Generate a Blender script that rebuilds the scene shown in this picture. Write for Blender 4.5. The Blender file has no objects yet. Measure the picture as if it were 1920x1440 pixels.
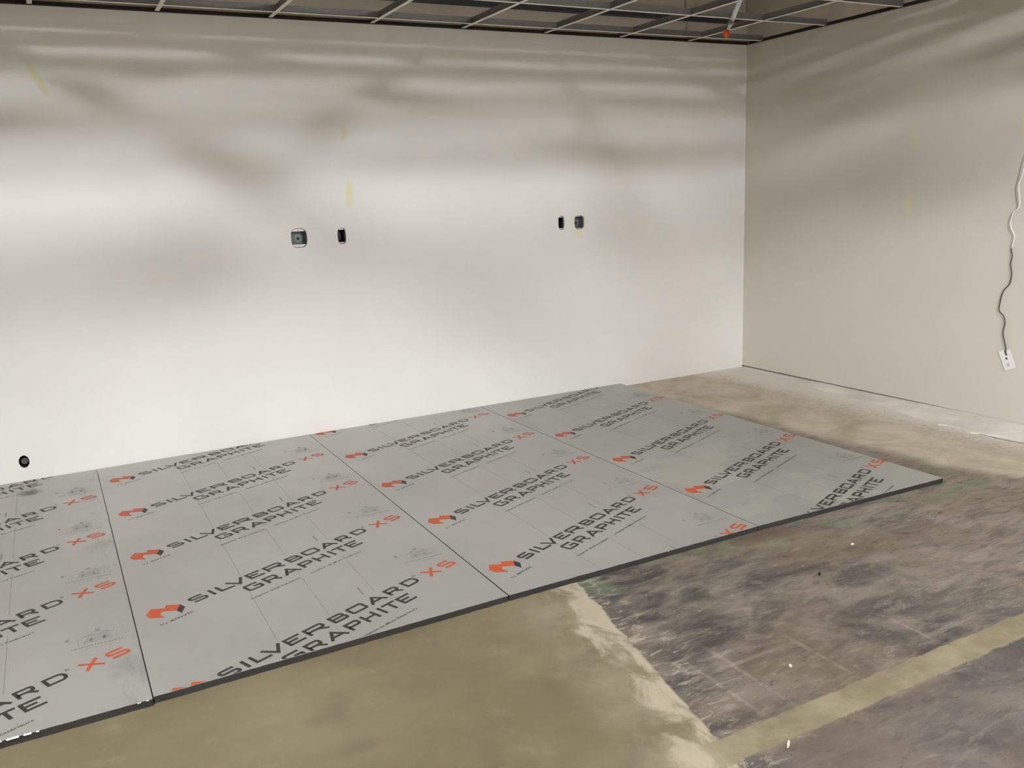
import bpy, bmesh, math, random
from mathutils import Vector, Matrix

random.seed(7)
scene = bpy.context.scene
COL = scene.collection

# ------------------------------------------------------------------ camera, world, exposure
cam_d = bpy.data.cameras.new('camera')
cam = bpy.data.objects.new('camera', cam_d)
COL.objects.link(cam)
cam.location = (-3.7757, -5.38009, 1.45835)
cam.rotation_euler = (1.35867, 0.04113, -0.49317)
cam_d.sensor_fit = 'HORIZONTAL'
cam_d.sensor_width = 36.0
cam_d.lens = 1630.48 / 1920 * 36.0
cam_d.clip_start = 0.05
scene.camera = cam

world = bpy.data.worlds.new('world')
scene.world = world
world.use_nodes = True
world.node_tree.nodes['Background'].inputs[0].default_value = (0.02, 0.02, 0.02, 1)
world.node_tree.nodes['Background'].inputs[1].default_value = 1.0

scene.view_settings.view_transform = 'Standard'
scene.view_settings.look = 'None'
scene.view_settings.gamma = 1.0
scene.view_settings.use_curve_mapping = False
scene.view_settings.exposure = 1.66

# temporary construction bulbs above the open grid, last three added as unseen fill: (x, y, z, radius, watts)
LAMPS = [(-4.72, -4.53, 2.80, 0.046, 114.0),
         (-0.75, -5.30, 2.87, 0.075, 118.0),
         (-7.60, -4.60, 2.87, 0.070, 24.0),
         (-4.60, -8.60, 2.87, 0.070, 85.0),
         (-0.80, -8.60, 2.87, 0.070, 85.0)]
LAMP_COLOR = (0.915, 0.93, 0.995)

# ------------------------------------------------------------------ constants of the room
W = 1.22            # board width
T = 0.025           # board thickness
XR = 1.2254         # right wall
XL = -9.0           # left wall
YF = -10.0          # front wall
H = 2.524           # bottom of suspended grid
DECK = 3.60

# ------------------------------------------------------------------ helpers
def s2l(c):
    return tuple((v / 255 / 12.92) if v / 255 <= 0.04045 else ((v / 255 + 0.055) / 1.055) ** 2.4 for v in c) + (1.0,)

class N:
    """tiny node-graph helper"""
    def __init__(self, name):
        self.m = bpy.data.materials.new(name)
        self.m.use_nodes = True
        self.t = self.m.node_tree
        self.b = self.t.nodes['Principled BSDF']
        self.pos = self.t.nodes.new('ShaderNodeNewGeometry').outputs['Position']
    def node(self, typ, **kw):
        n = self.t.nodes.new(typ)
        for k, v in kw.items():
            setattr(n, k, v)
        return n
    def put(self, sock, v):
        if isinstance(v, bpy.types.NodeSocket):
            self.t.links.new(v, sock)
        elif v is not None:
            sock.default_value = v
    def math(self, op, a, b=None, c=None, clamp=False):
        n = self.node('ShaderNodeMath', operation=op, use_clamp=clamp)
        self.put(n.inputs[0], a); self.put(n.inputs[1], b); self.put(n.inputs[2], c)
        return n.outputs[0]
    def vmath(self, op, a, b=None):
        n = self.node('ShaderNodeVectorMath', operation=op)
        self.put(n.inputs[0], a); self.put(n.inputs[1], b)
        return n.outputs['Value'] if op in ('DOT_PRODUCT', 'LENGTH', 'DISTANCE') else n.outputs[0]
    def mapping(self, v, scale=(1, 1, 1), rot=(0, 0, 0), loc=(0, 0, 0)):
        n = self.node('ShaderNodeMapping')
        self.put(n.inputs['Vector'], v)
        n.inputs['Scale'].default_value = scale
        n.inputs['Rotation'].default_value = rot
        n.inputs['Location'].default_value = loc
        return n.outputs[0]
    def noise(self, v, scale, detail=4, rough=0.55, color=False, dist=0.0):
        n = self.node('ShaderNodeTexNoise')
        self.put(n.inputs['Vector'], v)
        n.inputs['Scale'].default_value = scale
        n.inputs['Detail'].default_value = detail
        n.inputs['Roughness'].default_value = rough
        n.inputs['Distortion'].default_value = dist
        return n.outputs['Color'] if color else n.outputs['Fac']
    def smooth(self, v, a, b, lo=0.0, hi=1.0):
        n = self.node('ShaderNodeMapRange', interpolation_type='SMOOTHSTEP')
        self.put(n.inputs['Value'], v)
        n.inputs['From Min'].default_value = a; n.inputs['From Max'].default_value = b
        n.inputs['To Min'].default_value = lo; n.inputs['To Max'].default_value = hi
        return n.outputs[0]
    def mix(self, f, a, b):
        n = self.node('ShaderNodeMix', data_type='RGBA')
        self.put(n.inputs[0], f); self.put(n.inputs[6], a); self.put(n.inputs[7], b)
        return n.outputs[2]
    def sep(self, v):
        n = self.node('ShaderNodeSeparateXYZ'); self.put(n.inputs[0], v)
        return n.outputs
    def comb(self, x, y, z):
        n = self.node('ShaderNodeCombineXYZ')
        self.put(n.inputs[0], x); self.put(n.inputs[1], y); self.put(n.inputs[2], z)
        return n.outputs[0]
    def bump(self, h, strength=0.2, dist=0.01):
        n = self.node('ShaderNodeBump')
        self.put(n.inputs['Height'], h)
        n.inputs['Strength'].default_value = strength
        n.inputs['Distance'].default_value = dist
        self.put(self.b.inputs['Normal'], n.outputs[0])
    def set(self, color=None, rough=None, metal=None, spec=None):
        self.put(self.b.inputs['Base Color'], color)
        self.put(self.b.inputs['Roughness'], rough)
        self.put(self.b.inputs['Metallic'], metal)
        self.put(self.b.inputs['Specular IOR Level'], spec)
        return self.m

def simple(name, rgb, rough=0.6, metal=0.0, var=0.08, scale=40.0, spec=0.4):
    n = N(name)
    c = s2l(rgb)
    d = tuple(v * (1 - var) for v in c[:3]) + (1,)
    l = tuple(min(1, v * (1 + var)) for v in c[:3]) + (1,)
    n.set(n.mix(n.noise(n.pos, scale), d, l), rough, metal, spec)
    return n.m

def link(name, mesh, mat, parent=None, loc=None):
    o = bpy.data.objects.new(name, mesh)
    COL.objects.link(o)
    if mat is not None and not mesh.materials:
        for m in (mat if isinstance(mat, (list, tuple)) else [mat]):
            mesh.materials.append(m)
    if parent is not None:
        o.parent = parent
    if loc is not None:
        o.location = loc
    return o

def obj(name, bm, mat, parent=None, loc=None, smooth=False):
    me = bpy.data.meshes.new(name)
    bmesh.ops.recalc_face_normals(bm, faces=bm.faces[:])
    bm.to_mesh(me); bm.free()
    if smooth:
        for p in me.polygons:
            p.use_smooth = True
    return link(name, me, mat, parent, loc)

def flat_obj(name, bm, mat, parent=None, loc=None):
    me = bpy.data.meshes.new(name)
    bm.to_mesh(me); bm.free()
    return link(name, me, mat, parent, loc)

def tag(o, label, cat, group=None):
    o['label'] = label; o['category'] = cat
    if group: o['group'] = group
    return o

def struct(o, label=None):
    o['kind'] = 'structure'
    if label: o['label'] = label
    return o

def empty(name, loc, label=None, cat=None, group=None):
    o = bpy.data.objects.new(name, None)
    COL.objects.link(o); o.location = loc
    o.empty_display_size = 0.1
    if label: tag(o, label, cat, group)
    return o

def box(bm, x0, x1, y0, y1, z0, z1, mi=0):
    v = [bm.verts.new(p) for p in ((x0, y0, z0), (x1, y0, z0), (x1, y1, z0), (x0, y1, z0),
                                   (x0, y0, z1), (x1, y0, z1), (x1, y1, z1), (x0, y1, z1))]
    for f in ((0, 3, 2, 1), (4, 5, 6, 7), (0, 1, 5, 4), (1, 2, 6, 5), (2, 3, 7, 6), (3, 0, 4, 7)):
        bm.faces.new([v[i] for i in f]).material_index = mi

def tube(bm, pts, radii, n=10, cap=True):
    pts = [Vector(p) for p in pts]
    if not isinstance(radii, (list, tuple)):
        radii = [radii] * len(pts)
    rings = []
    up = Vector((0.13, 0.97, 0.2)).normalized()
    for i, p in enumerate(pts):
        d = (pts[min(i + 1, len(pts) - 1)] - pts[max(i - 1, 0)]).normalized()
        a = up - d * up.dot(d)
        if a.length < 1e-4:
            a = Vector((1, 0, 0)) - d * d.x
        a.normalize(); b = d.cross(a)
        up = a
        rings.append([bm.verts.new(p + (a * math.cos(2 * math.pi * k / n) + b * math.sin(2 * math.pi * k / n)) * radii[i]) for k in range(n)])
    for r0, r1 in zip(rings, rings[1:]):
        for k in range(n):
            bm.faces.new((r0[k], r0[(k + 1) % n], r1[(k + 1) % n], r1[k]))
    if cap:
        bm.faces.new(rings[0][::-1]); bm.faces.new(rings[-1])

def catmull(pts, sub=6):
    P = [Vector(p) for p in pts]
    P = [P[0] * 2 - P[1]] + P + [P[-1] * 2 - P[-2]]
    out = []
    for i in range(1, len(P) - 2):
        a, b, c, d = P[i - 1:i + 3]
        for k in range(sub):
            t = k / sub
            out.append(0.5 * ((2 * b) + (c - a) * t + (2 * a - 5 * b + 4 * c - d) * t * t + (3 * b - a - 3 * c + d) * t ** 3))
    out.append(P[-2])
    return out

# ------------------------------------------------------------------ materials: room
def paint_material(name, rgb, marks, axis):
    """wall paint; marks = yellow crayon smudges (u, z, half width, half height, slant)"""
    n = N(name)
    c = s2l(rgb)
    big = n.noise(n.pos, 1.1, 3)
    col = n.mix(n.smooth(big, 0.3, 0.7), tuple(v * 0.975 for v in c[:3]) + (1,), tuple(min(1, v * 1.015) for v in c[:3]) + (1,))
    fine = n.noise(n.pos, 9, 5)
    col = n.mix(n.smooth(fine, 0.62, 0.8, 0, 0.06), col, s2l((150, 148, 138)))
    o = n.sep(n.pos)
    u, z = (o[0], o[2]) if axis == 'x' else (o[1], o[2])
    wob = n.noise(n.pos, 26, 4)
    total = None
    for (mu, mz, hw, hh, sl, st) in marks:
        dz = n.math('SUBTRACT', z, mz)
        du = n.math('ADD', n.math('SUBTRACT', u, mu), n.math('MULTIPLY', dz, sl))
        a = n.math('POWER', n.math('ABSOLUTE', n.math('DIVIDE', du, hw)), 2.6)
        b = n.math('POWER', n.math('ABSOLUTE', n.math('DIVIDE', dz, hh)), 2.6)
        d = n.math('ADD', n.math('ADD', a, b), n.math('MULTIPLY', n.math('SUBTRACT', wob, 0.5), 2.2))
        m = n.smooth(d, -0.2, 1.9, st, 0)
        total = m if total is None else n.math('MAXIMUM', total, m)
    if total is not None:
        col = n.mix(total, col, s2l((226, 220, 140)))
    n.set(col, 0.75, 0.0, 0.25)
    n.bump(n.noise(n.pos, 260, 3), 0.06, 0.003)
    return n.m

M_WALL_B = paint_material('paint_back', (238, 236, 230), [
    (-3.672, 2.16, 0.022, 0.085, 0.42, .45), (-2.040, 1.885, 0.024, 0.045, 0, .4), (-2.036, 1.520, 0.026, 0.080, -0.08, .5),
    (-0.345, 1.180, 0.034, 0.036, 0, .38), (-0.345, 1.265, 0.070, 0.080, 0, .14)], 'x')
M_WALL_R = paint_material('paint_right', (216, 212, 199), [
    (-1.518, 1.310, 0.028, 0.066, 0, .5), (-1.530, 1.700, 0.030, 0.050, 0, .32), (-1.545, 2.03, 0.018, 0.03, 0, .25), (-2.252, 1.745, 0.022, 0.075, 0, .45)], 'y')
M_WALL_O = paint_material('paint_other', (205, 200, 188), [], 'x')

def floor_material():
    n = N('concrete_floor')
    P = n.vmath('MULTIPLY', n.pos, (1, 1, 0))
    # ragged edges
    w1 = n.vmath('SUBTRACT', n.noise(P, 2.2, 3, color=True), (0.5, 0.5, 0.5))
    w2 = n.vmath('SUBTRACT', n.noise(P, 14, 5, 0.65, color=True), (0.5, 0.5, 0.5))
    Q = n.vmath('ADD', n.vmath('ADD', P, n.vmath('MULTIPLY', w1, (0.16, 0.16, 0))), n.vmath('MULTIPLY', w2, (0.06, 0.06, 0)))
    Qs = n.vmath('ADD', P, n.vmath('MULTIPLY', w2, (0.030, 0.030, 0)))
    q = n.sep(Q); qs = n.sep(Qs)
    pxyz = n.sep(P)
    # --- beige bare concrete
    nb = n.noise(P, 1.6, 5, 0.6)
    nb2 = n.noise(P, 7, 6, 0.62)
    beige = n.mix(n.smooth(nb, 0.3, 0.7), s2l((112, 102, 76)), s2l((132, 122, 94)))
    beige = n.mix(n.smooth(nb2, 0.55, 0.75, 0, 0.30), beige, s2l((158, 148, 120)))
    blot = n.noise(n.mapping(P, loc=(3.1, 1.7, 0)), 4.2, 2, 0.4)
    beige = n.mix(n.smooth(blot, 0.60, 0.72, 0, 0.5), beige, s2l((96, 90, 70)))
    # --- dark mastic-stained concrete, wiped roughly along the wall direction
    S = n.mapping(P, scale=(1.0, 1.9, 1), rot=(0, 0, 0.5))
    d1 = n.noise(S, 3.0, 8, 0.68, dist=0.6)
    d2 = n.noise(n.mapping(P, loc=(7, 2, 0)), 1.5, 4, 0.6)
    d3 = n.noise(n.mapping(P, scale=(1.0, 2.6, 1), rot=(0, 0, 0.2)), 11, 7, 0.7, dist=0.5)
    d4 = n.noise(n.mapping(P, loc=(2, 9, 0)), 34, 5, 0.6)
    dark = n.mix(n.smooth(d1, 0.34, 0.66), s2l((64, 61, 59)), s2l((126, 117, 105)))
    d5 = n.noise(n.mapping(P, scale=(1.0, 3.2, 1), rot=(0, 0, 0.32), loc=(4, 1, 0)), 5.5, 8, 0.72, dist=0.9)
    dark = n.mix(n.smooth(d5, 0.50, 0.68, 0, 0.60), dark, s2l((146, 136, 122)))
    dark = n.mix(n.smooth(d5, 0.44, 0.30, 0, 0.65), dark, s2l((56, 53, 53)))
    dark = n.mix(n.math('MULTIPLY', n.smooth(pxyz[0], -1.5, 0.0), n.smooth(d5, 0.36, 0.58, 0.12, 0.68)), dark, s2l((160, 149, 134)))  # paler to the right: dust, plus sheen and light painted into the colour
    dark = n.mix(n.smooth(d2, 0.45, 0.65, 0, 0.55), dark, s2l((118, 102, 80)))
    dark = n.mix(n.smooth(d3, 0.56, 0.75, 0, 0.7), dark, s2l((158, 148, 132)))
    dark = n.mix(n.smooth(d3, 0.44, 0.30, 0, 0.6), dark, s2l((58, 55, 55)))
    dark = n.mix(n.smooth(d4, 0.66, 0.76, 0, 0.55), dark, s2l((186, 176, 158)))
    grn = n.math('MULTIPLY', n.smooth(n.noise(n.mapping(P, loc=(1, 4, 0)), 5, 4), 0.5, 0.62),
                 n.smooth(q[1], -2.98, -2.86))
    dark = n.mix(n.math('MULTIPLY', grn, 0.35), dark, s2l((112, 138, 104)))
    # faint tile-joint scars in the stained area, square to the walls
    for (ax, at, lo, hi) in ((0, -2.05, -3.78, -3.32), (0, -1.78, -3.78, -3.40), (0, -1.40, -3.78, -3.45), (1, -3.50, -2.30, -1.80), (0, -2.16, -3.78, -3.35)):
        d = n.math('ABSOLUTE', n.math('SUBTRACT', qs[ax], at))
        m = n.math('MULTIPLY', n.smooth(d, 0.004, 0.012, 1, 0), n.math('MULTIPLY', n.smooth(pxyz[1 - ax], lo, lo + 0.1), n.smooth(pxyz[1 - ax], hi - 0.12, hi, 1, 0)))
        dark = n.mix(n.math('MULTIPLY', m, n.smooth(d3, 0.35, 0.6, 0.05, 0.34)), dark, s2l((166, 156, 140)))
    dark = n.mix(n.smooth(pxyz[1], -3.90, -3.86, 0.42, 0.0), dark, s2l((72, 66, 66)))
    # --- light screeded margin by the right wall
    m1 = n.noise(n.mapping(P, loc=(5, 3, 0)), 3.2, 9, 0.7, dist=0.4)
    margin = n.mix(n.smooth(m1, 0.3, 0.7), s2l((176, 163, 141)), s2l((212, 201, 180)))
    margin = n.mix(n.smooth(d3, 0.6, 0.8, 0, 0.3), margin, s2l((140, 128, 110)))
    margin = n.mix(n.smooth(d4, 0.64, 0.74, 0, 0.4), margin, s2l((136, 124, 106)))
    margin = n.mix(n.smooth(d4, 0.38, 0.28, 0, 0.5), margin, s2l((226, 217, 198)))
    margin = n.mix(n.math('MULTIPLY', n.smooth(n.math('ADD', q[0], n.math('MULTIPLY', n.math('SUBTRACT', d4, 0.5), 0.5)), 0.60, 0.98), 0.8), margin, s2l((232, 227, 216)))
    # masks
    edge = n.math('ADD', q[0], n.math('MULTIPLY', n.math('ADD', q[1], 2.774), -0.205))   # x - line slope
    edgeS = n.math('ADD', qs[0], n.math('MULTIPLY', n.math('ADD', qs[1], 2.774), -0.205))
    wm = n.vmath('SUBTRACT', n.noise(P, 6.5, 4, 0.6, color=True), (0.5, 0.5, 0.5))
    Qm = n.vmath('ADD', Qs, n.vmath('MULTIPLY', wm, (0.11, 0.11, 0)))
    qm = n.sep(Qm)
    wob = n.smooth(pxyz[1], -3.45, -3.0)
    em = n.math('ADD', qm[0], n.math('MULTIPLY', n.math('ADD', qm[1], 2.774), -0.205))
    edgeS = n.math('ADD', n.math('MULTIPLY', em, wob), n.math('MULTIPLY', edgeS, n.math('SUBTRACT', 1.0, wob)))
    isdark = n.smooth(edgeS, -2.150, -2.138)
    joint = n.math('MULTIPLY', n.smooth(qs[1], -3.872, -3.862), n.smooth(qs[1], -3.772, -3.762, 1, 0))
    col = n.mix(isdark, beige, dark)
    # pale smear of patching compound along the cut edge
    tong = n.noise(n.mapping(P, scale=(2.2, 1.0, 1), rot=(0, 0, 0.55)), 5.0, 6, 0.62, dist=0.7)
    near = n.math('MULTIPLY', n.smooth(n.math('ADD', edge, n.math('MULTIPLY', n.math('SUBTRACT', tong, 0.5), 0.55)), -2.27, -2.17), n.smooth(edge, -2.36, -2.24))
    near = n.math('MULTIPLY', near, n.smooth(edgeS, -2.150, -2.138, 1, 0))
    near = n.math('MULTIPLY', near, n.smooth(tong, 0.30, 0.52))
    col = n.mix(n.math('MULTIPLY', n.math('MULTIPLY', n.smooth(edge, -2.52, -2.2, 0, 0.28), n.smooth(nb2, 0.3, 0.6)), n.smooth(edgeS, -2.150, -2.138, 1, 0)), col, s2l((190, 180, 158)))
    col = n.mix(n.math('MULTIPLY', near, 0.62), col, s2l((196, 186, 162)))
    bleed = n.math('MULTIPLY', n.smooth(edge, -1.93, -2.10), n.math('MULTIPLY', isdark, n.smooth(d3, 0.50, 0.62)))
    col = n.mix(n.math('MULTIPLY', bleed, 0.55), col, s2l((186, 176, 156)))
    jointc = n.mix(n.smooth(nb2, 0.35, 0.7), s2l((126, 116, 92)), s2l((150, 140, 112)))
    col = n.mix(n.math('MULTIPLY', joint, n.smooth(q[0], -2.42, -2.36)), col, jointc)
    mx = n.math('ADD', q[0], n.math('MULTIPLY', n.math('MINIMUM', n.math('ADD', q[1], 2.6), 0.0), 0.35))
    mx = n.math('ADD', mx, n.math('MULTIPLY', n.math('MAXIMUM', n.math('ADD', q[1], 2.6), 0.0), 0.09))
    col = n.mix(n.smooth(mx, 0.10, 0.30), col, margin)
    rough = n.smooth(d1, 0.3, 0.7, 0.55, 0.8)
    n.set(col, rough, 0.0, 0.3)
    hgt = n.math('ADD', n.math('MULTIPLY', d3, 0.6), n.math('MULTIPLY', d4, 0.4))
    n.bump(hgt, 0.25, 0.004)
    return n.m

M_FLOOR = floor_material()
n = N('white_screed'); _c = n.mix(n.smooth(n.noise(n.pos, 3.5, 6), 0.3, 0.7), s2l((216, 209, 196)), s2l((240, 236, 227)))
n.set(n.mix(n.smooth(n.noise(n.pos, 14, 6), 0.6, 0.78, 0, 0.5), _c, s2l((160, 150, 134))), 0.8); n.bump(n.noise(n.pos, 60, 4), 0.2, 0.003)
M_SCREED = n.m
M_DECK = simple('deck', (172, 162, 144), 0.9, 0, 0.18, 6)
M_PLENUM = simple('plenum_block', (184, 174, 157), 0.9, 0, 0.12, 5)
M_TEE = simple('tee_white', (240, 237, 228), 0.45, 0.0, 0.03, 20)
M_TEEWEB = simple('tee_galvanised', (124, 122, 118), 0.5, 0.4, 0.12, 30)
M_ANGLE = simple('wall_angle_dark', (52, 44, 36), 0.7, 0, 0.2, 30)
M_STEEL = simple('plenum_steel', (70, 70, 70), 0.6, 0.3, 0.2, 12)
M_WIRE = simple('hanger_black', (34, 33, 32), 0.6)

# ------------------------------------------------------------------ floor
bm = bmesh.new()
v = [bm.verts.new(p) for p in ((XL, YF, 0), (XR + 0.1, YF, 0), (XR + 0.1, 0.1, 0), (XL, 0.1, 0))]
bm.faces.new(v)
floor = struct(flat_obj('floor', bm, M_FLOOR))

# white levelling compound feathered up against the right wall, with a ragged broken lip
bm = bmesh.new()
edge_pts = []
yy = -4.6
while yy < 0.0:
    if yy < -2.1: ex = 0.885 + 0.02 * math.sin(yy * 9) + 0.012 * math.sin(yy * 23 + 1)
    else: ex = min(1.19, 0.885 + (yy + 2.1) * 0.16 + 0.02 * math.sin(yy * 7))
    edge_pts.append((ex + random.uniform(-0.012, 0.012), yy)); yy += 0.045
prev = None
for (ex, ey) in edge_pts:
    lip = 0.007 if ey < -1.95 else max(0.0006, 0.007 * (1 - (ey + 1.95) / 0.5))
    row = [bm.verts.new((ex, ey, -0.002)), bm.verts.new((ex + 0.006, ey, lip)), bm.verts.new((ex + 0.12, ey, lip + 0.002)), bm.verts.new((XR + 0.02, ey, lip + 0.004))]
    if prev:
        for a in range(3):
            bm.faces.new((prev[a], prev[a + 1], row[a + 1], row[a]))
    prev = row
obj('screed_strip', bm, M_SCREED, floor)
bm = bmesh.new(); prev = None
for k in range(34):     # open crack along the broken lip
    f = k / 33; cy = -2.16 - 0.85 * f
    cx = 0.872 + 0.012 * math.sin(cy * 9 + 0.6) + 0.007 * math.sin(cy * 31) + (0.02 * (1 - f) ** 3)
    wd = 0.0012 + 0.0042 * min(1, f * 2.5) * (0.6 + 0.4 * math.sin(k * 1.9))
    row = [bm.verts.new((cx - wd, cy, 0.0008)), bm.verts.new((cx + wd, cy, 0.0012))]
    if prev: bm.faces.new((prev[0], prev[1], row[1], row[0]))
    prev = row
flat_obj('crack', bm, simple('crack_dark', (74, 62, 48), 0.9), floor)

# ------------------------------------------------------------------ walls
BOXES = [  # centre x, centre z, hole w, hole h, inner w, inner h, kind
    (-2.376, 1.265, 0.100, 0.118, 0.090, 0.076, 'square', 'square steel electrical box in white wall left of the narrow box, oval knockout'),
    (-2.106, 1.262, 0.054, 0.100, 0.040, 0.074, 'single', 'narrow dark switch box cutout right of the large left square box'),
    (-0.494, 1.262, 0.050, 0.098, 0.036, 0.074, 'single', 'narrow black switch box cutout left of the yellow-smudged square box'),
    (-0.342, 1.259, 0.084, 0.098, 0.076, 0.080, 'square', 'square steel electrical box above yellow smudge near the right corner')]
PIPE = (-4.020, 0.134, 0.026, 0.036)

def superloop(cx, cz, w, h, e=3.2, n=28):
    out = []
    for k in range(n):
        t = 2 * math.pi * k / n
        c, s = math.cos(t), math.sin(t)
        out.append((cx + w / 2 * math.copysign(abs(c) ** (2 / e), c), cz + h / 2 * math.copysign(abs(s) ** (2 / e), s)))
    return out

def wall_back():
    bm = bmesh.new()
    loops = [[(XL, 0), (XR, 0), (XR, 2.530), (XL, 2.530)]]
    holes = [superloop(b[0], b[1], b[2], b[3]) for b in BOXES] + [superloop(PIPE[0], PIPE[1], PIPE[2] * 2, PIPE[3] * 2, 2.0)]
    edges = []; hv = []
    for L in loops + holes:
        vs = [bm.verts.new((x, 0, z)) for x, z in L]
        hv.append(vs)
        for i in range(len(vs)):
            edges.append(bm.edges.new((vs[i], vs[(i + 1) % len(vs)])))
    bmesh.ops.triangle_fill(bm, use_beauty=True, use_dissolve=False, edges=edges)
    for vs in hv[1:]:      # plasterboard thickness around each cutout
        back = [bm.verts.new(v.co + Vector((0, 0.014, 0))) for v in vs]
        for i in range(len(vs)):
            j = (i + 1) % len(vs)
            bm.faces.new((vs[i], vs[j], back[j], back[i]))
    box(bm, XL, XR, 0.12, 0.16, 0, 2.530)
    box(bm, XL, XR, 0.0, 0.16, 2.528, 2.532)
    return struct(flat_obj('wall_back', bm, M_WALL_B))
wall_back()
bm = bmesh.new(); box(bm, XL, XR, 0.001, 0.2, 2.532, DECK)
struct(obj('wall_back_upper', bm, M_PLENUM))
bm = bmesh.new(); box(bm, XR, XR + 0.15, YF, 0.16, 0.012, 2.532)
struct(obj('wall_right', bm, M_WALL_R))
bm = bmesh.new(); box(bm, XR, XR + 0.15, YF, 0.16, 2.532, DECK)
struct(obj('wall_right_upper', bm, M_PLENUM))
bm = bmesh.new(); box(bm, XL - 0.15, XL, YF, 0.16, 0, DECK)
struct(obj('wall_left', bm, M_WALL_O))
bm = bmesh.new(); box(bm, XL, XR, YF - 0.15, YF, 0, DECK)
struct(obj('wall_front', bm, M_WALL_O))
bm = bmesh.new(); box(bm, XL, XR + 0.15, YF, 0.2, DECK, DECK + 0.1)
struct(obj('ceiling', bm, M_DECK))

# wall angles at the top of both walls
def angle(name, along):
    bm = bmesh.new()
    if along == 'x':
        box(bm, XL, XR - 0.001, -0.024, -0.0005, H + 0.001, H + 0.004); box(bm, XL, XR - 0.001, -0.003, -0.0005, H + 0.004, H + 0.024)
    else:
        box(bm, XR - 0.024, XR - 0.0005, YF, -0.024, H + 0.001, H + 0.004); box(bm, XR - 0.003, XR - 0.0005, YF, -0.024, H + 0.004, H + 0.024)
    return struct(obj(name, bm, M_ANGLE))
angle('trim_1', 'x'); angle('trim_2', 'y')

# ------------------------------------------------------------------ open suspended-ceiling grid
grid = tag(empty('ceiling_grid', (0, 0, H)), 'open suspended ceiling grid of white tees without tiles', 'ceiling grid')
TX = [0.640 - 0.6145 * k for k in range(14)]
TY = [-0.172 - 0.6135 * k for k in range(12)]
def tee_bm(length, along):
    bm = bmesh.new()
    if along == 'y':
        box(bm, -0.012, 0.012, -length, 0, 0, 0.0012); box(bm, -0.0012, 0.0012, -length, 0, 0.0012, 0.036, 1); box(bm, -0.0035, 0.0035, -length, 0, 0.032, 0.040, 1)
    else:
        box(bm, 0, length, -0.012, 0.012, 0, 0.0012); box(bm, 0, length, -0.0012, 0.0012, 0.0012, 0.036, 1); box(bm, 0, length, -0.0035, 0.0035, 0.032, 0.040, 1)
    return bm
def bm_mesh(name, bm, mats):
    me = bpy.data.meshes.new(name); bmesh.ops.recalc_face_normals(bm, faces=bm.faces[:]); bm.to_mesh(me); bm.free()
    for m in mats: me.materials.append(m)
    return me
me_main = bm_mesh('main_tee', tee_bm(7.2, 'y'), [M_TEE, M_TEEWEB])
me_cross = bm_mesh('cross_tee', tee_bm(0.6145 - 0.0026, 'x'), [M_TEE, M_TEEWEB])
me_crossR = bm_mesh('cross_tee', tee_bm(XR - 0.640 - 0.004, 'x'), [M_TEE, M_TEEWEB])
for x in TX:
    link('main_tee', me_main, None, grid, (x, -0.004, 0.0035))
for y in TY:
    link('cross_tee', me_crossR, None, grid, (TX[0] + 0.0013, y, 0.0030))
    for x in TX[1:]:
        link('cross_tee', me_cross, None, grid, (x + 0.0013, y, 0.0030))
bm = bmesh.new(); tube(bm, [(0, 0, 0.03), (0.002, 0, 0.5), (0.0, 0, DECK - H - 0.002)], 0.0022, 6)
me_wire = bm_mesh('hanger_wire', bm, [M_WIRE])
for i, x in enumerate(TX[:8]):
    for y in (-0.62, -1.85):
        link('hanger_wire', me_wire, None, grid, (x, y - 0.11 * (i % 3), 0.0))

# dark steel channel where the wallboard stops, and a duct further back in the plenum
bm = bmesh.new()
box(bm, -6.0, XR - 0.03, -0.045, 0.0, 2.668, 2.672); box(bm, -6.0, XR - 0.03, -0.004, 0.0, 2.672, 2.735); box(bm, -6.0, XR - 0.03, -0.045, 0.0, 2.735, 2.739)
tag(obj('steel_channel', bm, M_STEEL), 'dark steel channel along the top of the back wall above the grid', 'channel')
bm = bmesh.new(); tube(bm, [(-6.0, -0.95, 3.22), (XR - 0.05, -0.95, 3.22)], 0.022, 10)
tag(obj('conduit', bm, M_STEEL), 'grey steel conduit running across the space above the ceiling grid', 'conduit')

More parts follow.
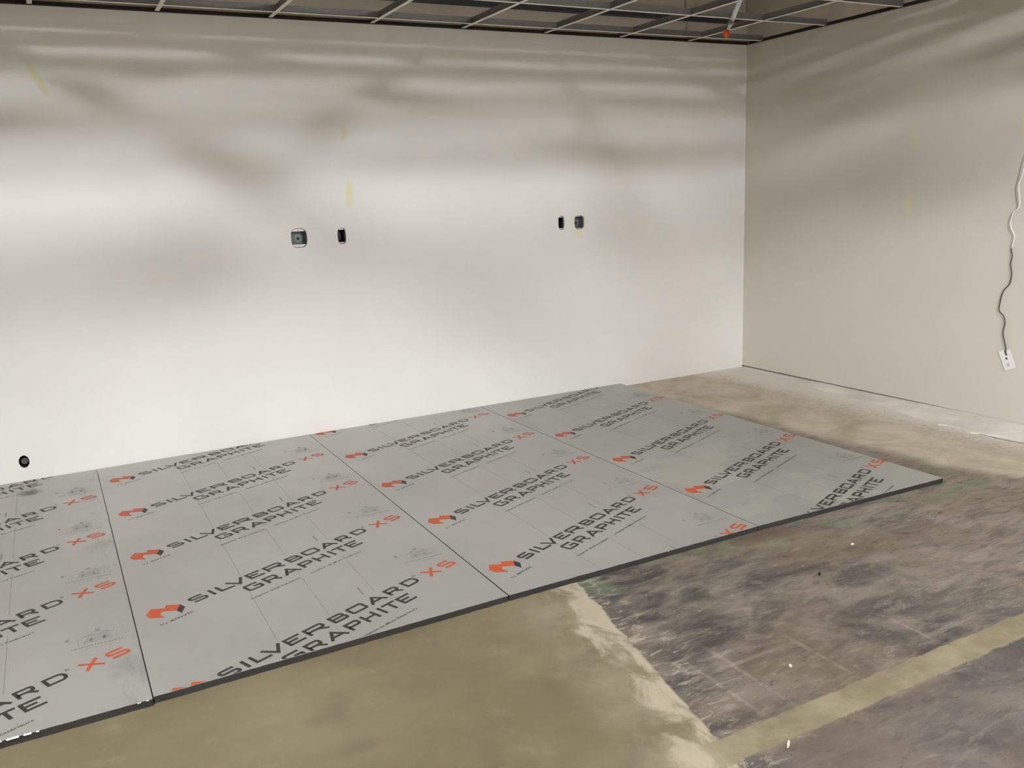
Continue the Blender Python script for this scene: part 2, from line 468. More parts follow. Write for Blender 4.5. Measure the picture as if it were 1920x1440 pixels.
# ------------------------------------------------------------------ temporary construction lamps and added fill lamps (above the grid, out of view)
M_REFL = simple('reflector_enamel', (206, 204, 198), 0.6)
M_SOCK = simple('socket_black', (28, 28, 30), 0.5)
def lamp(x, y, z, r, watts):
    e = empty('temporary_lamp', (x, y, z), None)
    bm = bmesh.new(); tube(bm, [(0, 0, r * 0.9), (0, 0, r * 0.9 + 0.075)], [0.02, 0.024], 12)
    obj('socket', bm, M_SOCK, e)
    bm = bmesh.new(); tube(bm, [(0, 0, r * 0.9 + 0.07), (0.01, 0.004, (DECK - z) * 0.6), (0, 0, DECK - z - 0.002)], 0.004, 6)
    obj('cord', bm, M_SOCK, e)
    bm = bmesh.new()      # unseen shallow reflector, rim shaped to dim the upper walls
    prof = [(0.030, 0.075), (0.10, 0.062), (0.22, 0.026), (0.31, -0.042)]
    ring = [[bm.verts.new((q * math.cos(2 * math.pi * k / 40), q * math.sin(2 * math.pi * k / 40), h)) for k in range(40)] for q, h in prof + [(q + 0.002, h + 0.003) for q, h in prof[::-1]]]
    for i in range(len(ring)):
        r0, r1 = ring[i], ring[(i + 1) % len(ring)]
        for k in range(40): bm.faces.new((r0[k], r0[(k + 1) % 40], r1[(k + 1) % 40], r1[k]))
    obj('reflector', bm, M_REFL, e, smooth=True)
    n = bpy.data.materials.new('bulb_glow'); n.use_nodes = True
    t = n.node_tree; t.nodes.remove(t.nodes['Principled BSDF'])
    em = t.nodes.new('ShaderNodeEmission'); t.links.new(em.outputs[0], t.nodes['Material Output'].inputs[0])
    em.inputs[0].default_value = LAMP_COLOR + (1,)
    em.inputs[1].default_value = watts / (math.pi * 4 * math.pi * r * r)
    bm = bmesh.new(); bmesh.ops.create_uvsphere(bm, u_segments=20, v_segments=12, radius=r)
    obj('bulb', bm, n, e, smooth=True)
    return e
LN = ['bulb lamp hanging just above the grid near the camera', 'large globe lamp above the grid on the right',
      'added fill lamp above the grid at the far left', 'added fill lamp above the grid behind the camera', 'added fill lamp above the grid behind the camera at right']
for L, nm in zip(LAMPS, LN):
    tag(lamp(*L), nm, 'lamp', 'temporary lamps above the grid')

# ------------------------------------------------------------------ electrical boxes
M_GALV = simple('galvanised_box', (112, 118, 116), 0.5, 0.35, 0.2, 60)
M_GALVD = simple('galvanised_dark', (58, 60, 58), 0.6, 0.3, 0.2, 60)
M_EAR = simple('plaster_ring', (238, 236, 230), 0.6, 0, 0.05, 60)
M_COND = simple('box_wire', (150, 150, 146), 0.5)
for (cx, cz, hw, hh, iw, ih, kind, lab) in BOXES:
    e = tag(empty('electrical_box', (cx, 0.0, cz)), lab, 'electrical box')
    depth = 0.050 if kind == 'square' else 0.065
    y0 = 0.016
    # open steel box
    bm = bmesh.new(); t = 0.0016
    w, h = iw / 2, ih / 2
    box(bm, -w - t, -w, y0, y0 + depth, -h - t, h + t); box(bm, w, w + t, y0, y0 + depth, -h - t, h + t)
    box(bm, -w, w, y0, y0 + depth, h, h + t); box(bm, -w, w, y0, y0 + depth, -h - t, -h)
    box(bm, -w - t, w + t, y0 + depth, y0 + depth + t, -h - t, h + t)
    obj('steel_box', bm, M_GALV if kind == 'square' else M_GALVD, e)
    # pale mounting ears above and below the box mouth, a dark gap between ear and plasterboard
    for sg in (-1, 1):
        bm = bmesh.new()
        arc = [p for p in superloop(0, 0, hw - 0.007, hh - 0.007, 3.2, 56) if sg * p[1] > h + t + 0.001]
        arc.sort(key=lambda p: p[0])
        pts = [(arc[0][0], sg * (h + t))] + arc + [(arc[-1][0], sg * (h + t))]
        f = [bm.verts.new((x, y0 - 0.006, z)) for x, z in pts]; r = [bm.verts.new((x, y0 - 0.0045, z)) for x, z in pts]
        bm.faces.new(f); bm.faces.new(r[::-1])
        for i in range(len(f)):
            j = (i + 1) % len(f); bm.faces.new((f[i], f[j], r[j], r[i]))
        o = obj('mounting_ear', bm, M_EAR, e)
        bm = bmesh.new(); tube(bm, [(0, y0 - 0.0075, sg * (h + 0.008)), (0, y0 - 0.006, sg * (h + 0.008))], 0.0022, 8)
        obj('screw', bm, M_GALV, o)
    bm = bmesh.new(); ww, hh2 = hw / 2 + 0.012, hh / 2 + 0.012
    box(bm, -ww, -w - t, y0 + 0.002, y0 + 0.003, -hh2, hh2); box(bm, w + t, ww, y0 + 0.002, y0 + 0.003, -hh2, hh2)
    box(bm, -w - t, w + t, y0 + 0.002, y0 + 0.003, h + t, hh2); box(bm, -w - t, w + t, y0 + 0.002, y0 + 0.003, -hh2, -h - t)
    obj('flange', bm, M_GALVD, e)
    if kind == 'square':
        bm = bmesh.new(); tube(bm, [(0.010, y0 + depth - 0.003, -0.004), (0.010, y0 + depth - 0.0005, -0.004)], 0.024, 22)
        o = obj('knockout', bm, simple('knockout', (128, 140, 138), 0.45, 0.4, 0.2, 80), e)
        bm = bmesh.new(); tube(bm, [(0.008, y0 + depth - 0.005, -0.006), (0.008, y0 + depth - 0.003, -0.006)], 0.010, 16)
        obj('knockout_slug', bm, M_GALVD, o)
    else:
        bm = bmesh.new(); tube(bm, catmull([(-0.004, y0 + depth - 0.004, 0.03), (-0.002, y0 + 0.03, 0.012), (0.003, y0 + 0.036, -0.01), (0.004, y0 + depth - 0.004, -0.026)], 4), 0.0032, 8)
        obj('wire', bm, M_COND, e)

# pipe stub-out near the floor
e = tag(empty('pipe_stub', (PIPE[0], 0, PIPE[1])), 'round dark pipe hole low in the white wall at far left', 'pipe')
bm = bmesh.new()
tube(bm, [(0, 0.014, 0), (0, 0.10, 0)], 0.032, 20, cap=False); tube(bm, [(0, 0.10, 0), (0, 0.102, 0)], 0.034, 20)
obj('sleeve', bm, simple('sleeve_dark', (34, 32, 30), 0.7), e)
bm = bmesh.new(); tube(bm, [(0.002, 0.03, -0.004), (0.002, 0.10, -0.004)], 0.018, 16)
obj('pipe', bm, simple('pipe_grey', (96, 96, 90), 0.4, 0.3), e, smooth=False)

# ------------------------------------------------------------------ insulation boards
M_FOAM = simple('graphite_foam', (46, 44, 41), 0.9, 0, 0.25, 320)
M_FOAML = simple('foil_edge', (226, 224, 218), 0.22, 0.7, 0.05, 60)
def foil_material(name, dust_and_dim, smudge, wrinkle_x=None):
    n = N(name)
    P = n.pos
    base = n.mix(n.smooth(n.noise(P, 1.3, 4), 0.3, 0.7), s2l((180, 179, 173)), s2l((190, 189, 183)))
    if dust_and_dim:
        base = n.mix(n.smooth(n.noise(P, 2.0, 4), 0.3, 0.7), s2l((172, 173, 166)), s2l((182, 183, 176)))  # darker, greener base stands in for the dim right wall's reflection
        D = n.mapping(P, scale=(1, 1.7, 1), rot=(0, 0, 0.4), loc=(1.2, 0.3, 0))
        dn = n.noise(D, 2.1, 4, 0.5, dist=0.8)
        base = n.mix(n.math('MULTIPLY', n.smooth(dn, 0.54, 0.60, 0, 0.36), n.smooth(n.sep(P)[1], -1.3, -1.9)), base, s2l((204, 201, 188)))
        base = n.mix(n.smooth(dn, 0.44, 0.32, 0, 0.14), base, s2l((150, 150, 140)))
    for (sx, sy, r, a) in smudge:
        d = n.vmath('DISTANCE', P, (sx, sy, T))
        d = n.math('ADD', d, n.math('MULTIPLY', n.math('SUBTRACT', n.noise(P, 18, 4), 0.5), r * 1.2))
        base = n.mix(n.smooth(d, r * 0.2, r, a, 0), base, s2l((70, 70, 70)))
    hgt = n.noise(P, 90, 3)
    low = n.noise(P, 5, 3)
    hh = n.math('ADD', n.math('MULTIPLY', hgt, 0.05), n.math('MULTIPLY', low, 0.30))
    if wrinkle_x is not None:
        o = n.sep(P)
        m = n.smooth(o[0], wrinkle_x - 0.16, wrinkle_x - 0.02)
        wn = n.noise(n.mapping(P, scale=(2.4, 0.8, 1), rot=(0, 0, 0.1)), 9, 4, 0.6, dist=1.2)
        hh = n.math('ADD', hh, n.math('MULTIPLY', n.math('MULTIPLY', m, wn), 1.6))
        base = n.mix(n.math('MULTIPLY', m, n.smooth(wn, 0.55, 0.68, 0, 0.35)), base, s2l((140, 141, 140)))
    n.set(base, 0.44, 0.5, 0.4)
    n.bump(hh, 0.35, 0.006)
    return n.m
M_INK = simple('ink_black', (52, 47, 42), 0.55, 0, 0.1, 90)
M_ORANGE = simple('ink_orange', (190, 84, 44), 0.5, 0, 0.08, 70)
M_INKG = simple('ink_grey', (112, 108, 102), 0.6, 0, 0.1, 90)
M_INKF = simple('ink_faint', (150, 149, 144), 0.6, 0, 0.06, 90)

TH = math.radians(22.5)
CT, ST = math.cos(TH), math.sin(TH)
HW = 0.0062       # half stroke width of the big lettering
_zc = [0]
def nz():
    _zc[0] = (_zc[0] + 1) % 8
    return 0.00025 + _zc[0] * 0.00002
def rc(u, v):      # lettering frame (slanted 22.5 degrees) -> board frame
    return (u * CT - v * ST, u * ST + v * CT)

def round_pts(pts, r, closed):
    out = []; n = len(pts)
    for i, p in enumerate(pts):
        rr = r[i] if isinstance(r, (list, tuple)) else r
        if (not closed and i in (0, n - 1)) or rr <= 0:
            out.append(Vector(p)); continue
        a, b, c = Vector(pts[i - 1]), Vector(p), Vector(pts[(i + 1) % n])
        d0, d1 = (a - b), (c - b)
        rr = min(rr, d0.length * 0.48, d1.length * 0.48)
        p0, p1 = b + d0.normalized() * rr, b + d1.normalized() * rr
        for k in range(5):
            t = k / 4
            out.append(p0 * (1 - t) ** 2 + b * 2 * t * (1 - t) + p1 * t * t)
    return out

def stroke(bm, pts, r=0.0, closed=False, hw=HW, xf=rc):
    P = round_pts([tuple(p) for p in pts], r, closed)
    n = len(P); z = nz(); L = []; Rr = []
    for i in range(n):
        if closed: a, b = P[i - 1], P[(i + 1) % n]
        else: a, b = P[max(i - 1, 0)], P[min(i + 1, n - 1)]
        p = P[i]
        d0 = (p - a).normalized() if (p - a).length > 1e-9 else None
        d1 = (b - p).normalized() if (b - p).length > 1e-9 else None
        if d0 is None: d0 = d1
        if d1 is None: d1 = d0
        t = (d0 + d1)
        t = t.normalized() if t.length > 1e-6 else d0
        nn = Vector((-t.y, t.x)); k = hw / max(0.35, nn.dot(Vector((-d0.y, d0.x))))
        for lst, s in ((L, 1), (Rr, -1)):
            q = p + nn * k * s
            x, y = xf(q.x, q.y)
            lst.append(bm.verts.new((x, y, z)))
    for i in range(n if closed else n - 1):
        j = (i + 1) % n
        bm.faces.new((Rr[i], Rr[j], L[j], L[i]))

def glyph(bm, ch, u0, u1, v0, v1, hw=HW):
    x0, x1, y0, y1 = u0 + hw, u1 - hw, v0 + hw, v1 - hw
    xm, ym = (x0 + x1) / 2, (y0 + y1) / 2
    r = 0.010
    S = lambda pts, rr=0.0, closed=False: stroke(bm, pts, rr, closed, hw)
    if ch == 'S': S([(x1 - 0.002, y1), (x0, y1), (x0, ym), (x1, ym), (x1, y0), (x0, y0)], r)
    elif ch == 'I': S([(xm, v1), (xm, v0)])
    elif ch == 'L': S([(x0, v1), (x0, y0), (u1, y0)])
    elif ch == 'V': S([(x0, v1), (xm, y0 - 0.002), (x1, v1)])
    elif ch == 'E':
        S([(u1, y1), (x0, y1), (x0, y0), (u1, y0)]); S([(x0, ym), (u0 + (u1 - u0) * 0.72, ym)])
    elif ch == 'R':
        S([(x0, v0), (x0, y1), (x1 - 0.004, y1), (x1 - 0.004, ym - 0.004), (x0, ym - 0.004)], [0, 0, r, r, 0]); S([(xm + 0.004, ym - 0.004), (x1, v0)])
    elif ch == 'B':
        S([(x0, y0), (x0, y1), (x1 - 0.003, y1), (x1 - 0.003, ym), (x0, ym)], [0, 0, r, r, 0]); S([(x0, ym), (x1, ym), (x1, y0), (x0, y0), (x0, ym)], [0, r, r, 0, 0])
    elif ch == 'O': S([(x0, y0), (x0, y1), (x1, y1), (x1, y0)], 0.007, True)
    elif ch == 'A':
        S([(x0, v0), (xm, y1), (x1, v0)]); S([(x0 + (xm - x0) * 0.34, v0 + (v1 - v0) * 0.30), (x1 - (x1 - xm) * 0.34, v0 + (v1 - v0) * 0.30)])
    elif ch == 'D': S([(x0, y0), (x0, y1), (x1, y1), (x1, y0)], [0, 0, 0.024, 0.024], True)
    elif ch == 'X': S([(x0, v1), (x1, v0)]); S([(x0, v0), (x1, v1)])
    elif ch == 'G': S([(x1, y1), (x0, y1), (x0, y0), (x1, y0), (x1, ym), (xm, ym)], [0, 0.007, 0.007, 0.007, 0.002, 0])
    elif ch == 'P': S([(x0, v0), (x0, y1), (x1, y1), (x1, ym - 0.003), (x0, ym - 0.003)], [0, 0, r, r, 0])
    elif ch == 'H': S([(x0, v0), (x0, v1)]); S([(x1, v0), (x1, v1)]); S([(x0, ym), (x1, ym)])
    elif ch == 'T': S([(u0, y1), (u1, y1)]); S([(xm, y1), (xm, v0)])

LINE1 = [('S', .010, .078), ('I', .096, .108), ('L', .127, .189), ('V', .172, .253), ('E', .260, .328), ('R', .342, .428),
         ('B', .450, .518), ('O', .532, .608), ('A', .617, .701), ('R', .714, .780), ('D', .801, .872)]
LINE2 = [('G', .192, .263), ('R', .279, .346), ('A', .357, .440), ('P', .451, .513), ('H', .525, .585), ('I', .606, .618), ('T', .628, .689), ('E', .697, .763)]

def font_bm(body, width, height, bold=0.0):
    """flat text mesh from the built-in font, fitted to width x cap height, baseline at origin"""
    c = bpy.data.curves.new('text', 'FONT'); c.body = body; c.resolution_u = 2; c.fill_mode = 'FRONT'; c.offset = bold
    o = bpy.data.objects.new('text', c); COL.objects.link(o)
    dg = bpy.context.evaluated_depsgraph_get()
    me = bpy.data.meshes.new_from_object(o.evaluated_get(dg))
    COL.objects.unlink(o); bpy.data.objects.remove(o); bpy.data.curves.remove(c)
    bm = bmesh.new(); bm.from_mesh(me); bpy.data.meshes.remove(me)
    xs = [v.co.x for v in bm.verts]; x0, x1 = min(xs), max(xs)
    for v in bm.verts:
        v.co.x = (v.co.x - x0) * width / (x1 - x0); v.co.y = v.co.y * height / 0.69; v.co.z = nz()
    return bm
def merge(dst, src, f):
    mp = {v: dst.verts.new(f(v.co)) for v in src.verts}
    for fc in src.faces:
        try: dst.faces.new([mp[v] for v in fc.verts])
        except ValueError: pass
    src.free()

def quad(bm, x0, x1, y0, y1, z=0.0003):
    bm.faces.new([bm.verts.new(p) for p in ((x0, y0, z), (x1, y0, z), (x1, y1, z), (x0, y1, z))])

def poly(bm, pts, mi):
    z = nz()
    bm.faces.new([bm.verts.new((*rc(u, v), z)) for u, v in pts]).material_index = mi

def print_parts():
    out = {}
    b = bmesh.new()
    for ch, a, c in LINE1: glyph(b, ch, a, c, 0.0, 0.056)
    for ch, a, c in LINE2: glyph(b, ch, a, c, -0.091, -0.031)
    # registered mark
    stroke(b, [(.884 + .006 * math.cos(k * math.pi / 5), .056 + .006 * math.sin(k * math.pi / 5)) for k in range(10)], 0, True, 0.0009)
    merge(b, font_bm('R', 0.005, 0.007), lambda co: Vector((*rc(.8815 + co.x, .0525 + co.y), co.z)))
    out['lettering'] = (b, [M_INK])
    b = bmesh.new()
    glyph(b, 'X', .913, .985, -0.006, 0.056, 0.0064); glyph(b, 'S', 1.003, 1.073, -0.004, 0.056, 0.0064)
    out['suffix_lettering'] = (b, [M_ORANGE])
    b = bmesh.new()   # folded-block emblem
    poly(b, [(-.150, .058), (-.150, .023), (-.115, -.015), (-.113, .022), (-.095, .037), (-.077, .055), (-.112, .092)], 0)
    poly(b, [(-.095, .037), (-.060, .001), (-.025, .037), (-.060, .075), (-.078, .055)], 0)
    poly(b, [(-.060, .001), (-.060, -.034), (-.025, .001), (-.025, .037)], 1)
    out['emblem'] = (b, [M_ORANGE, M_INK])
    b = bmesh.new()
    merge(b, font_bm('by', 0.026, 0.013), lambda co: Vector((*rc(-.155 + co.x, -.064 + co.y), co.z)))
    merge(b, font_bm('amvic', 0.094, 0.017, 0.012), lambda co: Vector((*rc(-.120 + co.x, -.064 + co.y), co.z)))
    out['byline'] = (b, [M_INK])
    b = bmesh.new()
    merge(b, font_bm('Exterior Wall Insulation', 0.223, 0.013, 0.008), lambda co: Vector((*rc(.158 + co.x, -.156 + co.y), co.z)))
    out['english_caption'] = (b, [M_INK])
    b = bmesh.new()
    merge(b, font_bm('Isolation de Murs Ext\u00e9rieurs', 0.262, 0.013, 0.008), lambda co: Vector((*rc(.434 + co.x, -.156 + co.y), co.z)))
    out['french_caption'] = (b, [M_INK])
    b = bmesh.new()   # faint stamp: shield, house outline with hatching, phone line
    quad(b, .795, .809, .600, .616); b.faces.new([b.verts.new((*p, .0003)) for p in ((.795, .600), (.802, .588), (.809, .600))])
    quad(b, .8350, .8362, .540, .606); quad(b, .9560, .9572, .545, .606)
    idt = lambda x, y: (x, y)
    stroke(b, [(.846, .596), (.898, .640), (.950, .600)], 0, False, .0016, idt)
    for k in range(5):
        quad(b, .850 + .004 * k, .946 - .003 * k, .552 + .014 * k, .5575 + .014 * k)
    for x in (.870, .912): quad(b, x, x + .010, .562, .584)
    quad(b, .890, .906, .628, .650)
    merge(b, font_bm('1 877 470 9991', 0.100, 0.009), lambda co: Vector((.8425 + co.x, .502 + co.y, co.z)))
    out['stamp'] = (b, [M_INKF])
    b = bmesh.new()   # rule under the stamp drawn as short bars
    x = .811
    while x < .968:
        l = random.choice((.004, .006, .008)); quad(b, x, x + l, .524, .5285); x += l + .0022
    out['stamp_rule'] = (b, [M_INKG])
    # dotted stud-spacing lines at 16, 24 and 32 inches
    for i, (x, segs) in enumerate(((.407 - .1975, ((.165, .525), (.556, .60))), (.612 - .1975, ((.255, .615), (.652, .69))), (.816 - .1975, ((.335, .690), (.722, .765))))):
        b = bmesh.new()
        for (a, c) in segs:
            y = a
            while y < c:
                quad(b, x - .0011, x + .0011, y, y + .0055); y += .0092
        out['spacing_line' + '_' * i] = (b, [M_INKG])
    b = bmesh.new(); y = .345
    while y < .41:
        quad(b, .570, .577, y, y + .0035); y += .0062
    out['size_note'] = (b, [M_INKG])
    return out

PARTS = print_parts()
ME = {}
for k, (b, mats) in PARTS.items():
    bmesh.ops.recalc_face_normals(b, faces=b.faces[:])
    for f in b.faces:
        if f.normal.z < 0: f.normal_flip()
    me = bpy.data.meshes.new(k); b.to_mesh(me); b.free()
    for m in mats: me.materials.append(m)
    ME[k] = me

# corners of the four boards: back-left, back-right, front-right, front-left (x, y), lettering start heights
PITCH = 0.6185
BOARDS = [
    dict(q=[(-4.885, -0.003), (-3.6695, -0.003), (-3.664, -2.757), (-4.885, -2.752)], ox=-4 * W, s0=-2.731 - .033, mat=('foil_a', False, [(-4.00, -0.26, 0.075, 0.75), (-3.72, -1.3, 0.10, 0.18), (-3.71, -2.5, 0.10, 0.2)], -3.665),
         label='leftmost silver foam insulation board, cut off by the photo edge, wrinkled foil'),
    dict(q=[(-3.6665, -0.003), (-2.4305, -0.003), (-2.4370, -2.734), (-3.6605, -2.747)], ox=-3 * W, s0=-2.718, mat=('foil_b', False, [], None),
         label='silver foam insulation board beside the leftmost one, second from the left'),
    dict(q=[(-2.4275, -0.003), (-1.2118, -0.003), (-1.2145, -2.734), (-2.4315, -2.732)], ox=-2 * W + .008, s0=-2.441 - .6185, mat=('foil_c', False, [(-1.30, -2.1, 0.16, 0.12)], None),
         label='silver foam insulation board third from the left, reaching the dark floor stain'),
    dict(q=[(-1.2080, -0.003), (-0.0080, -0.003), (-0.0380, -2.768), (-1.2100, -2.733)], ox=-1 * W + .004, s0=-2.162 - .6185, mat=('foil_d', True, [], None),
         label='rightmost silver foam insulation board with dusty smears, free end toward the corner')]

def clip(bm, q):
    c = Vector((sum(p[0] for p in q) / 4, sum(p[1] for p in q) / 4, 0))
    for i in range(4):
        a, b = Vector((*q[i], 0)), Vector((*q[(i + 1) % 4], 0))
        d = b - a; n = Vector((d.y, -d.x, 0)).normalized()
        if n.dot(c - a) > 0: n = -n
        bmesh.ops.bisect_plane(bm, geom=bm.verts[:] + bm.edges[:] + bm.faces[:], plane_co=a + n * -0.0008, plane_no=n, clear_outer=True)

for bi, B in enumerate(BOARDS):
    q = B['q']
    org = Vector((q[3][0], q[3][1], 0))
    e = tag(empty('insulation_board', org), B['label'], 'insulation board', 'foam boards laid along the wall')
    # foam core with slightly uneven front cut
    bm = bmesh.new()
    def ring(z, inset=0.0):
        pts = [Vector((*q[0], z)), Vector((*q[1], z))]
        nseg = 60
        for k in range(nseg + 1):
            p = Vector((*q[2], z)).lerp(Vector((*q[3], z)), k / nseg)
            p.y += random.uniform(-0.0012, 0.0012) + inset
            pts.append(p)
        return [bm.verts.new(p - org) for p in pts]
    r0, r1 = ring(0.0005, 0.0015), ring(T - 0.001)
    for i in range(len(r0)):
        j = (i + 1) % len(r0)
        bm.faces.new((r0[i], r0[j], r1[j], r1[i]))
    bm.faces.new(r0[::-1]); bm.faces.new(r1)
    obj('foam_core', bm, M_FOAM, e)
    # printed foil facer
    name, dust_and_dim, smud, wx = B['mat']
    bm = bmesh.new(); top = []
    pts = [Vector((*q[0], T)), Vector((*q[1], T))]
    for k in range(81):
        p = Vector((*q[2], T)).lerp(Vector((*q[3], T)), k / 80)
        p.y += random.uniform(-0.0018, 0.0006)
        pts.append(p)
    lo = [bm.verts.new(p - org - Vector((0, 0, 0.0009))) for p in pts]
    hi = [bm.verts.new(p - org) for p in pts]
    for i in range(len(lo)):
        j = (i + 1) % len(lo)
        bm.faces.new((lo[i], lo[j], hi[j], hi[i]))
    bm.faces.new(hi); bm.faces.new(lo[::-1])
    facer = obj('foil_facer', bm, foil_material(name, dust_and_dim, smud, wx), e)
    # torn bright slivers of foil along the front edge
    segs = {0: [(0.48, 0.50), (0.510, 0.545), (0.63, 0.675), (0.685, 0.71), (0.72, 0.735), (0.745, 0.752), (0.965, 0.973), (0.985, 0.992)], 1: [], 2: [(0.60, 0.603), (0.745, 0.749)], 3: []}[bi]
    for (a, c) in segs:
        bm = bmesh.new(); prev = None
        for k in range(5):
            f = a + (c - a) * k / 4
            p = Vector((*q[3], T)).lerp(Vector((*q[2], T)), f) - org
            row = [bm.verts.new(p + Vector((0, 0.0008, 0.0012))), bm.verts.new(p + Vector((0, -0.0035, 0.0012 + random.uniform(0, .0008)))), bm.verts.new(p + Vector((0, -0.0052, -0.0014)))]
            if prev:
                for w in range(2): bm.faces.new((prev[w], prev[w + 1], row[w + 1], row[w]))
            prev = row
        obj('foil_sliver', bm, M_FOAML, e)
    # print rows
    for k in range(-1, 6):
        S0 = B['s0'] + PITCH * k - 0.052     # baseline start
        ox = B['ox'] + 0.1975
        for nm, me in ME.items():
            xs = [v.co.x + ox for v in me.vertices]; ys = [v.co.y + S0 for v in me.vertices]
            xa, xb, ya, yb = min(xs), max(xs), min(ys), max(ys)
            if ya > -0.004 or yb < -2.73 or xb < -4.30:
                continue
            inside = ya > -2.725 and yb < -0.006 and xb < q[1][0] - 0.003 and xa > q[3][0] + 0.002
            loc = Vector((ox, S0, T)) - org
            if inside:
                link(nm.rstrip('_'), me, None, facer, loc)
            else:
                bm = bmesh.new(); bm.from_mesh(me)
                bmesh.ops.translate(bm, verts=bm.verts[:], vec=(ox, S0, 0))
                clip(bm, q)
                if len(bm.faces) == 0 or (nm.startswith('spacing') and len(bm.faces) < 16):
                    bm.free(); continue
                bmesh.ops.translate(bm, verts=bm.verts[:], vec=(-ox, -S0, 0))
                m2 = bpy.data.meshes.new(nm); bm.to_mesh(m2); bm.free()
                for m in me.materials: m2.materials.append(m)
                link(nm.rstrip('_'), m2, None, facer, loc)

# ------------------------------------------------------------------ sprinkler drop with orange cap
A, Bp = Vector((0.305, -0.80, 2.425)), Vector((0.484, -0.80, 2.773))
dirv = (Bp - A).normalized()
e = tag(empty('sprinkler_drop', A), 'slanted white sprinkler pipe with orange cap hanging through the ceiling grid', 'sprinkler')
M_PIPEW = simple('pipe_white', (226, 230, 230), 0.4, 0, 0.03, 30)
M_CAP = simple('cap_orange', (232, 98, 50), 0.45, 0, 0.1, 60)
bm = bmesh.new(); tube(bm, [dirv * 0.082, dirv * 0.9], 0.0155, 14); obj('pipe', bm, M_PIPEW, e, smooth=False)
bm = bmesh.new(); tube(bm, [dirv * 0.066, dirv * 0.070, dirv * 0.086, dirv * 0.090], [0.012, 0.0185, 0.0185, 0.016], 14); obj('coupling', bm, simple('coupling_grey', (150, 150, 148), 0.4, 0.5), e)
bm = bmesh.new(); tube(bm, [dirv * 0.026, dirv * 0.068], 0.011, 12); obj('nipple', bm, M_PIPEW, e)
bm = bmesh.new()   # heart-shaped protective cap: twin lobes and a pointed skirt
for s in (-1, 1):
    prof = [(0.030, 0.0015), (0.024, 0.010), (0.012, 0.0150), (-0.002, 0.0135), (-0.016, 0.0065), (-0.024, 0.0015)]
    pts = [Vector((s * 0.0145 * max(0.0, min(1.0, (z + 0.024) / 0.040)), 0, z)) for z, r in prof]
    tube(bm, pts, [r for z, r in prof], 12)
obj('cap', bm, M_CAP, e, smooth=True)

# ------------------------------------------------------------------ hanging cable and card on the right wall
e = tag(empty('hanging_cable', (XR, -2.26, 0.44)), 'thin white cable ending in bare dark wire hanging down the right wall', 'cable')
org = Vector((XR, -2.26, 0.44))
def wp(y, z, off): return Vector((XR - off, y, z)) - org
white = [(-2.62, 2.515, .012), (-2.55, 2.2, .03), (-2.40, 1.85, .035), (-2.30, 1.58, .03), (-2.265, 1.448, .022), (-2.251, 1.401, .02), (-2.262, 1.29, .016), (-2.230, 1.252, .014), (-2.215, 1.194, .014), (-2.225, 1.155, .013), (-2.244, 1.116, .012), (-2.240, 1.085, .012), (-2.232, 1.045, .010)]
dark = [(-2.232, 1.060, .010), (-2.230, 1.032, .009), (-2.239, 0.997, .009), (-2.233, 0.957, .010), (-2.244, 0.898, .010), (-2.237, 0.838, .010), (-2.201, 0.790, .010), (-2.187, 0.723, .010), (-2.186, 0.673, .010), (-2.215, 0.643, .010), (-2.227, 0.604, .010), (-2.219, 0.552, .009), (-2.226, 0.511, .009), (-2.240, 0.466, .008), (-2.245, 0.432, .007)]
bm = bmesh.new(); tube(bm, catmull([wp(*p) for p in white]), 0.0036, 8); obj('white_jacket', bm, simple('cable_white', (236, 232, 226), 0.5, 0, 0.03), e, smooth=True)
bm = bmesh.new(); tube(bm, catmull([wp(*p) for p in dark]), 0.0030, 8); obj('bare_wire', bm, simple('wire_dark', (70, 62, 54), 0.5, 0.2, 0.2, 80), e, smooth=True)

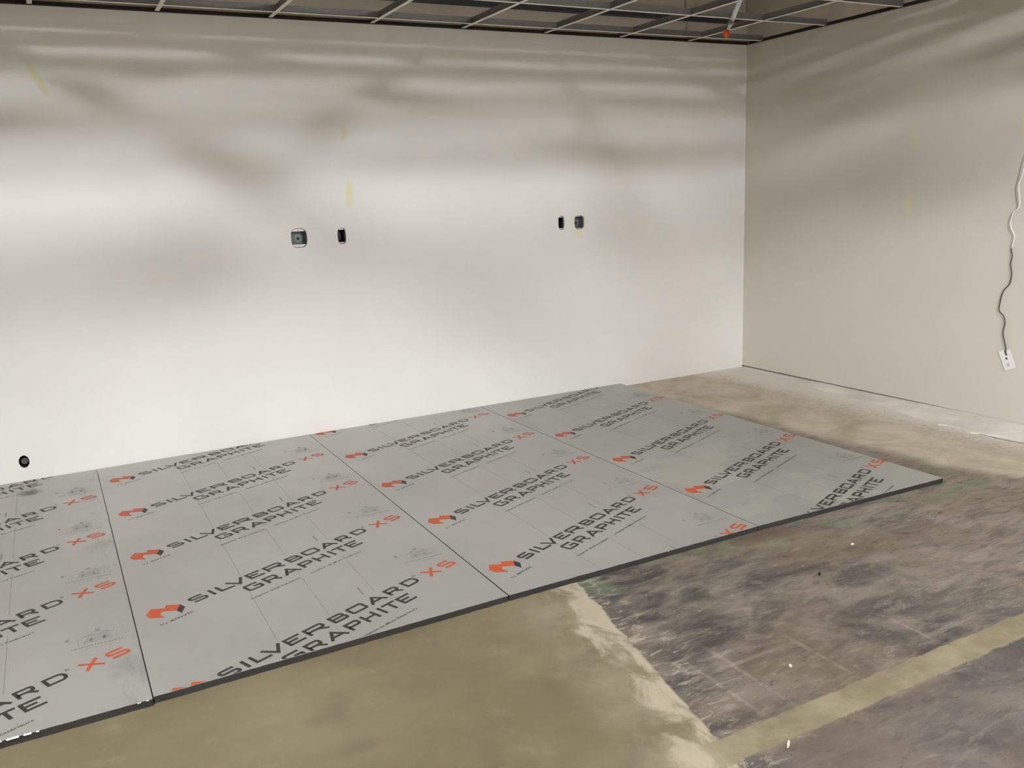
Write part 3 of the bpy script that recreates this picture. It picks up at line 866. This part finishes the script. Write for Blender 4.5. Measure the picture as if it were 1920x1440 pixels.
c4 = [(-2.196, 0.427), (-2.269, 0.447), (-2.311, 0.342), (-2.248, 0.315)]
cc = Vector((XR - 0.004, sum(p[0] for p in c4) / 4, sum(p[1] for p in c4) / 4))
e = tag(empty('paper_card', cc), 'small white tag hung at the end of the cable on the right wall', 'tag')
bm = bmesh.new()
lo = [bm.verts.new(Vector((XR - 0.0035, y, z)) - cc) for y, z in c4]; hi = [bm.verts.new(Vector((XR - 0.0055, y, z)) - cc) for y, z in c4]
bm.faces.new(hi); bm.faces.new(lo[::-1])
for i in range(4):
    j = (i + 1) % 4; bm.faces.new((lo[i], lo[j], hi[j], hi[i]))
obj('card', bm, simple('card_white', (244, 242, 238), 0.6, 0, 0.02), e)
ax = Vector((0, -2.2795 + 2.2325, 0.3285 - 0.437)).normalized(); bx = Vector((0, -ax.z, ax.y))
def mark(name, a, b, da, db, rgb):
    bm = bmesh.new()
    c = Vector((XR - 0.0058, -2.2325, 0.437)) + ax * a + bx * b - cc
    bm.faces.new([bm.verts.new(c + ax * sa * da + bx * sb * db) for sa, sb in ((-1, -1), (1, -1), (1, 1), (-1, 1))])
    obj(name, bm, simple(name, rgb, 0.5), e)
mark('clip', 0.018, -0.004, 0.015, 0.006, (96, 66, 56)); mark('dark_mark', 0.050, 0.002, 0.007, 0.007, (110, 104, 100)); mark('pale_mark', 0.088, 0.004, 0.010, 0.008, (196, 196, 206))

# ------------------------------------------------------------------ loose chips of debris on the floor
def chip(x, y, l, w, h, rot, mat, name, label, cat):
    bm = bmesh.new(); n = 7
    b0, b1 = [], []
    for k in range(n):
        t = 2 * math.pi * k / n; rr = random.uniform(0.75, 1.1)
        px, py = l / 2 * rr * math.cos(t), w / 2 * rr * math.sin(t)
        b0.append(bm.verts.new((px, py, 0.0))); b1.append(bm.verts.new((px * 0.8, py * 0.8, h * random.uniform(0.7, 1.2))))
    bm.faces.new(b0[::-1]); bm.faces.new(b1)
    for i in range(n):
        j = (i + 1) % n; bm.faces.new((b0[i], b0[j], b1[j], b1[i]))
    o = obj(name, bm, mat, None, (x, y, 0.0004)); o.rotation_euler.z = rot
    return tag(o, label, cat)
M_CHIPW = simple('chip_white', (222, 214, 196), 0.8); M_CHIPD = simple('chip_dark', (40, 36, 34), 0.8); M_CHIPR = simple('chip_red', (120, 70, 60), 0.8)
chip(-2.199, -3.880, 0.040, 0.008, 0.004, 0.7, M_CHIPW, 'wood_shaving', 'pale curled shaving just below the beige floor strip', 'shaving')
chip(-1.330, -3.185, 0.018, 0.012, 0.009, 0.3, M_CHIPD, 'dark_pebble', 'small black pebble on the dark stained floor', 'pebble')
chip(-0.995, -3.05, 0.022, 0.014, 0.003, 0.2, M_CHIPW, 'plaster_chip', 'small white plaster chip on the dark floor right of the boards', 'chip')
chip(-1.905, -3.60, 0.018, 0.012, 0.004, 1.2, M_CHIPW, 'plaster_chip', 'pale plaster crumb beside the beige floor strip', 'chip')
chip(-0.40, -3.02, 0.040, 0.008, 0.004, 0.1, M_CHIPR, 'reddish_scrap', 'small reddish scrap on the dark floor at the right edge', 'scrap')
